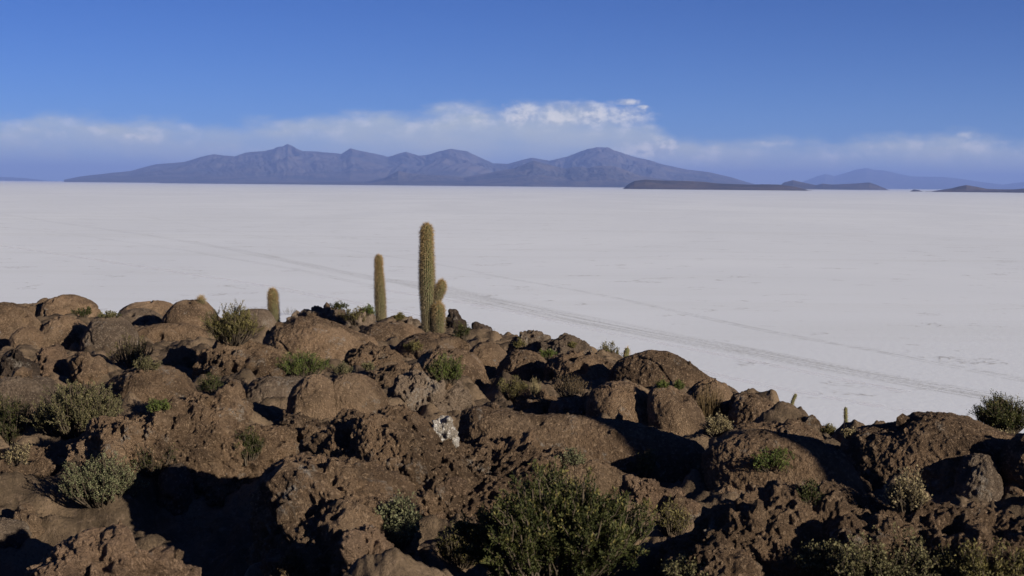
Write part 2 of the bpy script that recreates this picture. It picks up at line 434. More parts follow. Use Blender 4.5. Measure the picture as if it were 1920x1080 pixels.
hill_range('salt_island', [(1455, 354), (1470, 342), (1487, 338), (1505, 342), (1530, 347), (1543, 344), (1560, 346), (1580, 345), (1600, 344), (1630, 342), (1645, 347), (1668, 357)], 27000, 29000, 31000, HD, 13, 0.45, nu=400, nr=50)
hill_range('salt_island', [(1705, 360), (1713, 355), (1722, 356), (1732, 360)], 17800, 18100, 18400, HD, 14, 0.3, nu=60, nr=20)
hill_range('salt_island', [(1735, 361), (1760, 356.5), (1785, 353), (1800, 349), (1812, 347), (1830, 350), (1850, 354), (1875, 355), (1900, 355), (1940, 352), (2000, 357), (2060, 366)], 17000, 17900, 18800, HD, 15, 0.4, nu=400, nr=50)

# ------------------------------------------------------------------ island ground
def rough_ground(x, y, z):
    P = np.stack([x * 0.8, y, z * 0.6], -1)
    sand = np.exp(-(((x + 2.9) / 1.7) ** 2 + ((y - 8.6) / 1.75) ** 2) ** 1.5)
    k = 1 - 0.93 * sand
    edge = np.clip((y - np.interp(x, EX, EY)) / 1.5 + 1.0, 0, 1)
    near = np.clip(1.25 - y / 45, 0.5, 1)
    lump = (1 - sst(worley(P * 0.85 + (fbm(P * 1.5, 2)[:, None] - .5)), 0.05, 0.75)) * 0.13
    bil = np.abs(2 * fbm(P * 1.9 + 21, 3, 0.55) - 1) * 0.42
    lump2 = (1 - sst(worley(P * 3.1 + 4.4 + (fbm(P * 3, 2)[:, None] - .5) * .8), 0.05, 0.7)) * 0.08
    pits = (1 - sst(worley(P * 4.2 + 1.3), 0.18, 0.40)) * sst(noise3(P * 1.4 + 9), 0.44, 0.62) * 0.09
    grain = (fbm(P * 9.0, 4, 0.68) - 0.5) * 0.15
    return z + k * (lump + lump2 + bil + grain - pits) - 0.17 - edge * 0.30 + (fbm(P * 0.5, 2) - 0.5) * 0.2 * k + sand * ((fbm(P * 12, 3) - 0.5) * 0.018 + 0.05)
def make_ground():
    a1 = np.linspace(-25, 25, 760); a2 = np.linspace(25.5, 334.5, 200)
    ang = np.radians(np.r_[a1, a2]); nu = len(ang)
    d = np.r_[np.linspace(0.3, 4.5, 30), 4.6 * (46 / 4.6) ** np.linspace(0, 1, 560), 47 * (330 / 47) ** np.linspace(0, 1, 70)]
    A, D = np.meshgrid(ang, d, indexing='ij')
    x = (np.sin(A) * D).ravel(); y = (np.cos(A) * D).ravel()
    z = rough_ground(x, y, ground(x, y))
    V = np.stack([x, y, z], -1)
    o = link('island_ground', mesh_np('island_ground', V, grid_faces(nu, len(d), True)[:, ::-1]), None)
    m, nt = new_mat('stony_ground')
    P = nt.node('ShaderNodeNewGeometry').outputs['Position']
    a = nt.noise(P, 1.3, 5.0, 0.6, 0.4); b = nt.noise(P, 14.0, 5.0, 0.7)
    col = nt.mix(nt.step(a, 0.36, 0.66), (0.070, 0.051, 0.033), (0.145, 0.103, 0.065))
    col = nt.mix(nt.math('MULTIPLY', nt.step(b, 0.5, 0.7), 0.6), col, (0.185, 0.132, 0.090))
    col = nt.mix(nt.math('MULTIPLY', nt.step(nt.noise(P, 45.0, 3.0, 0.7), 0.54, 0.64), 0.6), col, (0.044, 0.033, 0.025))
    finish(nt, col, 0.97, bump(nt, nt.noise(P, 40.0, 6.0, 0.72), 0.9, 0.03), 0.06)
    o.data.materials.append(m)
    o['kind'] = 'structure'
    return o
make_ground()

# ------------------------------------------------------------------ boulders
def rock_disp(P, s, style, kx=1.0):
    """outward displacement of a rock surface, in metres, for world points P; s is the rock's half size"""
    low = (fbm(P / (0.85 * s), 2) - 0.5)
    if style == 'dome':
        d = low * min(0.20 * s, 0.14)
        d += (fbm(P * 2.6 + 3, 2) - 0.5) * 0.045
        d += (fbm(P * 20.0, 3, 0.72) - 0.5) * 0.044
        d -= (1 - sst(worley(P * 11.0 + 2.2), 0.15, 0.50)) * sst(noise3(P * 1.7 + 31), 0.35, 0.65) * 0.013
        d -= (1 - sst(wedge(P * 1.5 + (fbm(P * 2.5, 2)[:, None] - .5) * 0.9), 0.0, 0.05)) * sst(noise3(P * 0.9 + 5), 0.45, 0.6) * 0.022
        pits = (1 - sst(worley(P * 2.8 + 1.3), 0.16, 0.34)) * sst(noise3(P * 1.1 + 9), 0.50, 0.66)
        d -= pits * 0.11
        d -= (1 - sst(np.abs(fbm(P * 0.8 + 17, 3) - 0.5), 0.0, 0.020)) * 0.028
    elif style == 'pitted':
        d = low * min(0.34 * s, 0.22)
        lump = 1 - sst(worley(P * 1.9 + (fbm(P * 2.5, 2)[:, None] - 0.5) * 0.8), 0.05, 0.75)
        d += (lump - 0.5) * 0.07 + (np.abs(2 * fbm(P * 2.4 + 21, 3, 0.55) - 1) - 0.2) * 0.22
        d += (fbm(P * 3.6 + 3, 2, 0.6) - 0.5) * 0.15
        d += (fbm(P * 18.0, 3, 0.70) - 0.5) * 0.105
        pits = (1 - sst(worley(P * 4.2 + 1.3), 0.18, 0.40)) * sst(noise3(P * 1.4 + 9), 0.44, 0.62)
        d -= pits * 0.11
        d -= (1 - sst(worley(P * 9.5 + 6), 0.20, 0.42)) * sst(noise3(P * 2.1 + 3), 0.40, 0.60) * 0.050
    else:                                   # jagged
        d = low * 0.7 * s
        e = wedge(P * (1.1 / s) * 0.9 + (fbm(P * 2, 2)[:, None] - .5) * .3)
        d += (sst(e, 0.0, 0.55) - 0.5) * 0.30 * s
        d += (fbm(P * 5.0 + 3, 3, 0.6) - 0.5) * 0.16
        d += (fbm(P * 17.0, 4, 0.66) - 0.5) * 0.08
        d -= (1 - sst(worley(P * 5 + 1.3), 0.10, 0.42)) * 0.05
    return d * kx
N_ROCK = [0]
def boulder(x0, x1, yt, yb, style, tone, label, name='boulder', group='brown boulders covering the island top', d=None, wide=1.13, deep=1.0, p=2.4, tilt=0.0, sink=0.30, kx=1.0, out=None, cat='boulder', rest=False):
    N_ROCK[0] += 1
    xm = (x0 + x1) / 2
    if d is None: d = hit_ground(xm, yb)
    a = (x1 - x0) / 2 * d / F * wide
    b = a * deep
    c0 = at(xm, yb, d + b * 0.85)
    zt = at(xm, yt, d + b * 0.95).z
    g0 = gz(c0.x, c0.y)
    if rest: g0 = at(xm, yb, d + b * 0.2).z
    H = max(zt - g0, 0.35 * a * 0.6, 0.10)
    c = H / (1 - sink)
    centre = np.array([c0.x, c0.y, zt - c])
    wpx = (x1 - x0)
    nu = int(np.clip(wpx * 1.9, 56, 860)); nv = int(nu * 0.46)
    th = np.linspace(0, 2 * np.pi, nu, endpoint=False)
    ph = np.linspace(0.02, R(122), nv)
    TH, PH = np.meshgrid(th, ph, indexing='ij')
    n = np.stack([np.cos(TH) * np.sin(PH), np.sin(TH) * np.sin(PH), np.cos(PH)], -1).reshape(-1, 3)
    r = (np.abs(n) ** p).sum(1) ** (-1 / p)
    q = n * r[:, None] * np.array([a, b, c])
    if out is not None:              # the crest follows the rock's own uneven top line
        ox = np.array([(o_[0] - xm) / F * d / a for o_ in out]); oz = np.array([at(o_[0], o_[1], d + b * 0.95).z for o_ in out]) - (zt - c)
        u = np.clip(q[:, 0] / a, -0.999, 0.999)
        uu = np.linspace(-1, 1, 121); tz = np.interp(uu, ox, oz)
        k_ = np.exp(-(np.linspace(-1, 1, 11) / 0.6) ** 2); k_ /= k_.sum()
        tz = np.convolve(np.pad(tz, 5, mode='edge'), k_, 'valid')
        zm = c * np.maximum((1 - np.abs(u) ** p), 1e-4) ** (1 / p)
        ratio = np.clip(np.interp(u, uu, tz), 0.08 * c, None) / np.maximum(zm, 0.30 * c)
        q[:, 2] *= np.where(q[:, 2] > 0, ratio, 1)
    sc = np.array([1 / a, 1 / b, 1 / c])
    nn = n * sc; nn /= np.linalg.norm(nn, axis=1)[:, None]
    az_ = math.atan2(-c0.x, c0.y)
    cy_, sy_ = math.cos(az_), math.sin(az_)
    Rz = np.array([[cy_, -sy_, 0], [sy_, cy_, 0], [0, 0, 1]])
    q = q @ Rz.T; nn = nn @ Rz.T
    Pw = q + centre
    s = min(a, c, b)
    wv = np.stack([fbm(Pw * (0.9 / s) + k * 13.3 + N_ROCK[0], 2) - 0.5 for k in range(3)], -1)
    Pw = Pw + wv * min((0.16 if style == 'dome' else 0.28) * s, 0.16)
    dd = rock_disp(Pw + np.array([0.37 * N_ROCK[0], 0, 0]), s, style, kx)
    lim = 0.36 * s
    dd = np.clip(dd, -lim, lim)
    V = Pw + nn * dd[:, None]
    F1 = grid_faces(nu, nv, True)
    topi = len(V)
    V = np.vstack([V, V.reshape(nu, nv, 3)[:, 0].mean(0)])
    i = np.arange(nu); cap = np.stack([np.full(nu, topi), i * nv, ((i + 1) % nu) * nv, np.full(nu, topi)], -1)
    base = Vector((c0.x, c0.y, g0))
    V = V - np.array(base)
    me = mesh_np(name, V, F1[:, ::-1])
    o = link(name, me, ROCK[tone])
    o.location = base
    tag(o, label, cat, group)
    return o

BOULDERS = [
 # far left skyline and the ridge behind
 (-60, 82, 568, 655, 'dome', 'brown', 'large smooth brown dome cut by the left edge of the view, below the ridge', {}),
 (38, 132, 566, 596, 'jagged', 'brown', 'flat broken slab lying against the left skyline boulder', {'deep': .7}),
 (80, 180, 553, 597, 'dome', 'brown', 'rounded boulder with a notched top, highest on the far left skyline', {'deep': .7}),
 (70, 168, 592, 655, 'dome', 'brown', 'brown dome in front of the notched skyline boulder, small dark shrub above it', {}),
 (155, 256, 590, 660, 'dome', 'grey', 'greyish dome with a pale streak, right of the small dark shrub', {}),
 (24, 84, 612, 662, 'dome', 'brown', 'small knobbly boulder in front of the large dome at the left edge', {}),
 (215, 306, 579, 616, 'dome', 'grey', 'low pale brown dome on the left ridge with a cracked right edge', {}),
 (225, 340, 564, 600, 'dome', 'brown', 'long low ridge rock rising to the right towards the golden ball cactus', {'deep': .6}),
 (310, 408, 564, 622, 'dome', 'brown', 'dome carrying the golden ball cactus on the skyline', {}),
 (252, 385, 605, 642, 'dome', 'brown', 'long low rock shelf below the ball cactus dome', {'deep': .5}),
 (440, 520, 577, 626, 'dome', 'grey', 'pale dome behind the big olive shrub, left of the shortest ridge cactus', {}),
 (60, 135, 655, 700, 'pitted', 'tan', 'tan pitted lump among rubble at the middle left', {}),
 (130, 192, 670, 706, 'jagged', 'brown', 'small angular block right of the tan pitted lump', {}),
 (-20, 108, 704, 770, 'dome', 'grey', 'pale low rock behind the large grey green shrub at the left', {}),
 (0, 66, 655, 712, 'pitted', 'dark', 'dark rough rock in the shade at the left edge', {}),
 (196, 368, 688, 765, 'dome', 'brown', 'broad rough dome right of the large grey green shrub', {'kx': 1.1}),
 (318, 468, 728, 812, 'pitted', 'brown', 'pitted dome with a dark hollow near its top, left of the middle', {}),
 (126, 580, 764, 905, 'pitted', 'brown', 'long rough ledge above the shaded hollow, under the grey green shrub', {'deep': .45, 'wide': 1, 'out': [(126,840),(190,802),(241,778),(277,766),(334,769),(400,775),(470,785),(530,800),(580,838)]}),
 (308, 380, 650, 692, 'pitted', 'brown', 'lumpy small rock below the big olive shrub', {}),
 (368, 528, 642, 706, 'pitted', 'brown', 'rough slab between the big olive shrub and the bright green shrub', {}),
 (488, 716, 590, 672, 'dome', 'brown', 'wide brown dome below the shortest ridge cactus, pocked with holes', {'deep': .8, 'wide': 1, 'out': [(488,645),(514,617),(555,597),(596,591),(637,608),(680,628),(704,638),(716,660)]}),
 (462, 590, 703, 752, 'dome', 'grey', 'low pale rough dome left of the great twin boulder', {}),
 (415, 454, 720, 752, 'pitted', 'brown', 'small round knob beside the low pale rough dome', {}),
 (538, 640, 704, 794, 'dome', 'brown', 'left lobe of the great twin boulder in the centre left', {}),
 (592, 730, 697, 792, 'dome', 'brown', 'right lobe of the great twin boulder, smooth and sunlit', {}),
 (682, 795, 686, 730, 'pitted', 'brown', 'low rock behind the twin boulder, left of the round green shrub', {}),
 (712, 888, 704, 780, 'pitted', 'grey', 'long rough grey brown boulder right of the great twin boulder', {'deep': .6}),
 (642, 760, 649, 688, 'pitted', 'brown', 'low lumpy rock between the bright green shrub and the round green shrub', {}),
 (668, 800, 602, 645, 'dome', 'brown', 'cracked dome below the second tallest cactus', {'wide': 1, 'out': [(668,622),(700,607),(740,603),(772,607),(800,624)]}),
 (740, 885, 626, 668, 'dome', 'brown', 'long smooth dome at the foot of the tallest cactus', {}),
 (768, 912, 650, 726, 'dome', 'brown', 'big dome behind the round green shrub in the centre', {}),
 (866, 956, 641, 706, 'dome', 'brown', 'dome squeezed between the big central dome and the first of the round row', {}),
 (930, 1029, 656, 718, 'dome', 'brown', 'first round boulder of the row behind the straw tufted shrub', {}),
 (1016, 1196, 653, 728, 'dome', 'brown', 'round boulder with a vertical crack, sloping down to the right', {'deep': .7, 'wide': 1, 'out': [(1016,690),(1024,672),(1063,656),(1104,658),(1145,683),(1184,709),(1196,722)]}),
 (952, 1034, 617, 666, 'pitted', 'grey', 'knobbly grey skyline rock right of the dark rock pile', {'deep': .7}),
 (1000, 1110, 632, 672, 'pitted', 'grey', 'lumpy grey skyline rock, lower neighbour of the knobbly one', {'deep': .7}),
 (1138, 1388, 654, 742, 'dome', 'brown', 'large smooth dome on the right skyline beside the tiny cactus, its back falling right', {'kx': .75, 'deep': .6, 'wide': 1, 'out': [(1138,695),(1150,678),(1176,664),(1217,655),(1248,658),(1279,673),(1310,694),(1340,711),(1376,729),(1388,740)]}),
 (1098, 1250, 711, 808, 'dome', 'brown', 'tall round sunlit boulder, left one of the pair right of the centre', {'kx': .7, 'wide': 1, 'out': [(1098,760),(1109,725),(1150,711),(1181,714),(1217,739),(1240,772),(1250,800)]}),
 (1214, 1334, 722, 814, 'dome', 'brown', 'round boulder with a split top, right one of the pair right of the centre', {'kx': .7, 'wide': 1.02, 'out': [(1214,735),(1222,725),(1258,724),(1294,745),(1320,776),(1334,806)]}),
 (1036, 1160, 740, 796, 'pitted', 'grey', 'rough low rock in front of the tall round sunlit boulder', {}),
 (950, 1052, 728, 784, 'pitted', 'brown', 'dark rough rock in front of the straw tufted shrub', {}),
 (1284, 1380, 711, 768, 'dome', 'brown', 'dome behind the dry reddish grass clump', {}),
 (1366, 1494, 731, 790, 'dome', 'brown', 'smooth skyline dome left of the curved small cactus', {'wide': 1.02, 'out': [(1366,752),(1376,741),(1412,740),(1448,758),(1480,782),(1494,796)]}),
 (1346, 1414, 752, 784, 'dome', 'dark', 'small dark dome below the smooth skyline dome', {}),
 (1340, 1566, 772, 850, 'dome', 'brown', 'broad rock shelf under the curved small cactus', {'deep': .7, 'wide': 1, 'out': [(1340,812),(1400,794),(1480,791),(1537,814),(1566,840)]}),
 (1486, 1537, 779, 818, 'dome', 'brown', 'small round skyline boulder right of the curved small cactus', {}),
 (846, 1356, 752, 912, 'dome', 'brown', 'long whaleback ridge with its near flank in shadow, right of the white stone', {'kx': .7, 'deep': .42, 'wide': 1, 'out': [(846,775),(880,756),(960,770),(1040,777),(1155,787),(1250,808),(1315,828),(1345,858),(1356,890)]}),
 (1310, 1628, 803, 952, 'dome', 'brown', 'broad smooth rock bearing the yellow green shrub, ending at the deep cleft', {'kx': .7, 'deep': .6, 'wide': 1, 'out': [(1310,850),(1340,828),(1380,815),(1440,805),(1520,815),(1580,850),(1603,885),(1628,935)]}),
 (1568, 1960, 773, 970, 'dome', 'brown', 'great rough boulder in the right foreground with dark holes, below the dark bush', {'d': 9.9, 'deep': .6, 'wide': 1, 'kx': .85, 'out': [(1568,870),(1577,850),(1584,822),(1613,804),(1680,787),(1711,773),(1762,774),(1803,786),(1860,812),(1920,822),(1960,850)]}),
 (1786, 1880, 846, 970, 'dome', 'grey', 'pale smooth lobe standing out of the great right boulder', {'d': 9.65}),
 (1872, 2010, 812, 985, 'dome', 'brown', 'smooth rock cut by the right edge, across the dark crack', {'d': 9.7}),
 (1580, 1626, 898, 936, 'jagged', 'brown', 'small loose block at the lower end of the whaleback', {}),
 (1236, 2010, 945, 1110, 'pitted', 'brown', 'dark rough rock mass across the right foreground, under the grey green shrubs', {'deep': .42, 'wide': 1, 'p': 2.8, 'out': [(1236,1030),(1268,952),(1320,946),(1422,944),(1525,947),(1628,960),(1731,966),(1920,970),(2010,990)]}),
 (1250, 1420, 1003, 1130, 'pitted', 'brown', 'lower knobbly lump of the right foreground beside the big bush', {}),
 # centre foreground
 (803, 856, 776, 824, 'jagged', 'white', 'white crusted stone standing upright on the brown rock', {'name': 'white_stone', 'deep': .75, 'p': 2.7, 'sink': .1, 'group': None, 'wide': 1.05, 'd': 9.58, 'rest': True, 'kx': 1.15}),
 (556, 1192, 778, 965, 'pitted', 'brown', 'central rough outcrop carrying the white stone', {'deep': .55, 'wide': 1, 'p': 2.8, 'out': [(556,875),(591,825),(648,799),(720,782),(800,800),(874,833),(960,828),(1011,826),(1088,833),(1130,842),(1192,890)]}),
 (588, 724, 860, 925, 'pitted', 'brown', 'rock with an oval dark hole, above the orange face', {}),
 (626, 700, 894, 962, 'pitted', 'tan', 'orange tan rock face left of the silvery foreground shrub', {}),
 (800, 876, 901, 975, 'jagged', 'tan', 'upright tan block right of the silvery foreground shrub', {'p': 3}),
 (782, 822, 950, 982, 'jagged', 'tan', 'small tan block leaning on the upright tan block', {}),
 (556, 590, 867, 892, 'jagged', 'tan', 'small pale stone perched at the edge of the shaded hollow', {'name': 'stone'}),
 (598, 650, 940, 985, 'jagged', 'tan', 'small sunlit tan block left of the orange face', {'name': 'stone'}),
 (612, 764, 975, 1110, 'pitted', 'tan', 'sunlit rough rock at the bottom centre left of the big bush', {}),
 (470, 770, 862, 1095, 'pitted', 'brown', 'steep rock wall on the right of the shaded hollow, sunlit on its right', {'deep': 2.1, 'wide': 1, 'p': 2.8, 'out': [(470,975),(519,907),(555,882),(586,864),(668,862),(715,882),(770,985)]}),
 (500, 655, 780, 860, 'pitted', 'brown', 'rough brown rock below the great twin boulder', {}),
 (1090, 1156, 868, 926, 'dome', 'brown', 'smooth cracked block above the big dark green bush', {}),
 (1138, 1186, 852, 898, 'jagged', 'grey', 'pale knob with holes right of the smooth cracked block', {}),
 (1140, 1310, 893, 975, 'pitted', 'tan', 'light tan slab below the end of the shadow band', {'deep': .5}),
 (1326, 1412, 905, 952, 'dome', 'brown', 'shaded round stone at the lower tip of the shadow band', {}),
 # left foreground
 (60, 376, 1012, 1150, 'pitted', 'tan', 'sunlit rough boulder at the bottom left', {'deep': .6, 'd': 5.9, 'wide': 1, 'out': [(60,1075),(85,1040),(150,1030),(180,1013),(230,1020),(300,1035),(350,1055),(376,1085)]}),
 (-30, 48, 972, 1012, 'dome', 'grey', 'smooth pale rock at the left edge beside the sandy hollow', {}),
 (28, 78, 954, 988, 'jagged', 'brown', 'small stones at the sunlit edge of the sandy hollow', {'name': 'stone'}),
 (-20, 120, 848, 890, 'pitted', 'brown', 'row of knobbly rock left of the leafy sunlit shrub', {}),
 (302, 362, 868, 930, 'dome', 'grey', 'grey rounded stone deep in the shade of the hollow', {'name': 'stone'}),
 # dark pile beyond the tall cactus
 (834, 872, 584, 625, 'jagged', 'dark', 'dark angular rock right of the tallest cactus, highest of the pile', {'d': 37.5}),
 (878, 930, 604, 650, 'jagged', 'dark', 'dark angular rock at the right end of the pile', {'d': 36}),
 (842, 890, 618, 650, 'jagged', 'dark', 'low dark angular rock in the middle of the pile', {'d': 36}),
 # rocks behind the cacti
 (535, 580, 582, 606, 'pitted', 'grey', 'small dark skyline rock just right of the shortest ridge cactus', {}),
 (560, 660, 573, 612, 'pitted', 'grey', 'broken skyline ledge between the shortest and second tallest cactus', {'deep': .5}),
 (655, 702, 582, 612, 'pitted', 'grey', 'low skyline rock left of the second tallest cactus', {}),
 (742, 786, 594, 616, 'pitted', 'grey', 'low rocks between the two tallest cacti', {}),
 (1525, 1640, 808, 834, 'pitted', 'grey', 'low rubble rock in the gap below the upright small cactus', {'deep': .5}),
]
for (x0, x1, yt, yb, st, tone, lab, kw) in BOULDERS:
    kw = dict(kw)
    boulder(x0, x1, yt, yb, st, tone, lab, **kw)

# ------------------------------------------------------------------ rooting things on what is really there
bpy.context.view_layer.update()
DG = bpy.context.evaluated_depsgraph_get()
def root_at(px, py):
    ok, loc, nor, idx, ob, mx = S.ray_cast(DG, CAM, ray(px, py).normalized(), distance=500)
    return loc if ok else None

# ------------------------------------------------------------------ loose gravel between the rocks
def gravel():
    rng = np.random.default_rng(5)
    ico = np.array([(0, 0, 1)] + [(math.cos(a) * .89, math.sin(a) * .89, .45) for a in np.arange(5) * 2 * np.pi / 5] + [(math.cos(a) * .89, math.sin(a) * .89, -.45) for a in (np.arange(5) + .5) * 2 * np.pi / 5] + [(0, 0, -1)])
    fc = [(0, 1 + k, 1 + (k + 1) % 5) for k in range(5)] + [(1 + k, 6 + k, 1 + (k + 1) % 5) for k in range(5)] + [(1 + (k + 1) % 5, 6 + k, 6 + (k + 1) % 5) for k in range(5)] + [(6 + k, 11, 6 + (k + 1) % 5) for k in range(5)]
    fc = np.array(fc)
    V, Fs, n = [], [], 0
    for _ in range(15000):
        d = 6.0 * (38 / 6.0) ** rng.random(); a = R(rng.uniform(-23, 23))
        x, y = math.sin(a) * d, math.cos(a) * d
        ok, loc, nor, idx, ob, mx = S.ray_cast(DG, Vector((x, y, CAMZ + 1)), Vector((0, 0, -1)), distance=20)
        if not ok or nor.z < 0.80 or (ob.name != 'island_ground' and rng.random() > 0.12): continue
        r = min(0.010 + 0.018 * rng.exponential(), 0.075) * (0.8 + d / 35)
        v = ico * rng.uniform(0.7, 1.3, (12, 1)) * r * rng.uniform(0.6, 1.2, 3)
        t = rng.random() * 6.28; c, s_ = math.cos(t), math.sin(t)
        v = v @ np.array([[c, -s_, 0], [s_, c, 0], [0, 0, 1]])
        V.append(v + np.array(loc) + np.array([0, 0, r * 0.25])); Fs.append(fc + n); n += 12
    o = link('gravel', mesh_np('gravel', np.vstack(V), np.vstack(Fs), False), ROCK['brown'])
    o['kind'] = 'stuff'
gravel()

# ------------------------------------------------------------------ shrubs
def leaf_mat(name, c1, c2, tip, trans=0.25):
    m, nt = new_mat(name)
    v = nt.node('ShaderNodeAttribute', attribute_name='tint').outputs['Fac']
    t = nt.node('ShaderNodeAttribute', attribute_name='tip').outputs['Fac']
    col = nt.mix(v, c1, c2)
    col = nt.mix(nt.math('MULTIPLY', nt.step(t, 0.80, 1.0), 0.6), col, tip)
    d = nt.node('ShaderNodeBsdfPrincipled'); nt.put(d.inputs['Base Color'], col); d.inputs['Roughness'].default_value = 0.7
    d.inputs['Specular IOR Level'].default_value = 0.2
    tr = nt.node('ShaderNodeBsdfTranslucent'); nt.put(tr.inputs[0], col)
    mx = nt.node('ShaderNodeMixShader'); mx.inputs[0].default_value = trans
    nt.l.new(d.outputs[0], mx.inputs[1]); nt.l.new(tr.outputs[0], mx.inputs[2])
    o = nt.node('ShaderNodeOutputMaterial'); nt.l.new(mx.outputs[0], o.inputs[0])
    return m
LEAF = {
    'olive': leaf_mat('olive_leaf', (0.070, 0.065, 0.020), (0.165, 0.140, 0.050), (0.22, 0.18, 0.06)),
    'green': leaf_mat('green_leaf', (0.045, 0.070, 0.015), (0.115, 0.135, 0.030), (0.19, 0.17, 0.05)),
    'grey': leaf_mat('grey_green_leaf', (0.068, 0.064, 0.028), (0.150, 0.135, 0.062), (0.20, 0.17, 0.08)),
    'silver': leaf_mat('silvery_leaf', (0.080, 0.088, 0.042), (0.170, 0.172, 0.088), (0.22, 0.205, 0.105)),
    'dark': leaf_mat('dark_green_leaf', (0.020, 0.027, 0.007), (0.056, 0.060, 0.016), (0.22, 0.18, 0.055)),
    'straw': leaf_mat('straw_leaf', (0.150, 0.125, 0.065), (0.280, 0.225, 0.115), (0.33, 0.27, 0.15)),
    'rust': leaf_mat('dry_rust_leaf', (0.070, 0.050, 0.022), (0.145, 0.098, 0.045), (0.18, 0.12, 0.06)),
}
tw, ntw = new_mat('twig')
finish(ntw, ntw.mix(ntw.noise(ntw.node('ShaderNodeNewGeometry').outputs['Position'], 30.0), (0.030, 0.023, 0.016), (0.085, 0.066, 0.045)), 0.9)
TWIG = tw
def tubes(paths, r0, r1, k=3):
    """thin tapering stems; paths (n, m, 3)"""
    n, m, _ = paths.shape
    T = np.gradient(paths, axis=1); T /= np.linalg.norm(T, axis=2, keepdims=True) + 1e-9
    ref = np.where(np.abs(T[..., 2:3]) > 0.9, np.array([1., 0, 0]), np.array([0, 0, 1.]))
    U = np.cross(T, ref); U /= np.linalg.norm(U, axis=2, keepdims=True) + 1e-9
    Vv = np.cross(T, U)
    rad = np.linspace(r0, r1, m)[None, :, None, None]
    a = np.arange(k) / k * 2 * np.pi
    ring = U[:, :, None] * np.cos(a)[None, None, :, None] + Vv[:, :, None] * np.sin(a)[None, None, :, None]
    V = (paths[:, :, None] + ring * rad).reshape(-1, 3)
    i = np.arange(n)[:, None, None]; j = np.arange(m - 1)[None, :, None]; q = np.arange(k)[None, None]
    f = np.stack([(i * m + j) * k + q, (i * m + j) * k + (q + 1) % k, (i * m + j + 1) * k + (q + 1) % k, (i * m + j + 1) * k + q], -1).reshape(-1, 4)
    return V, f
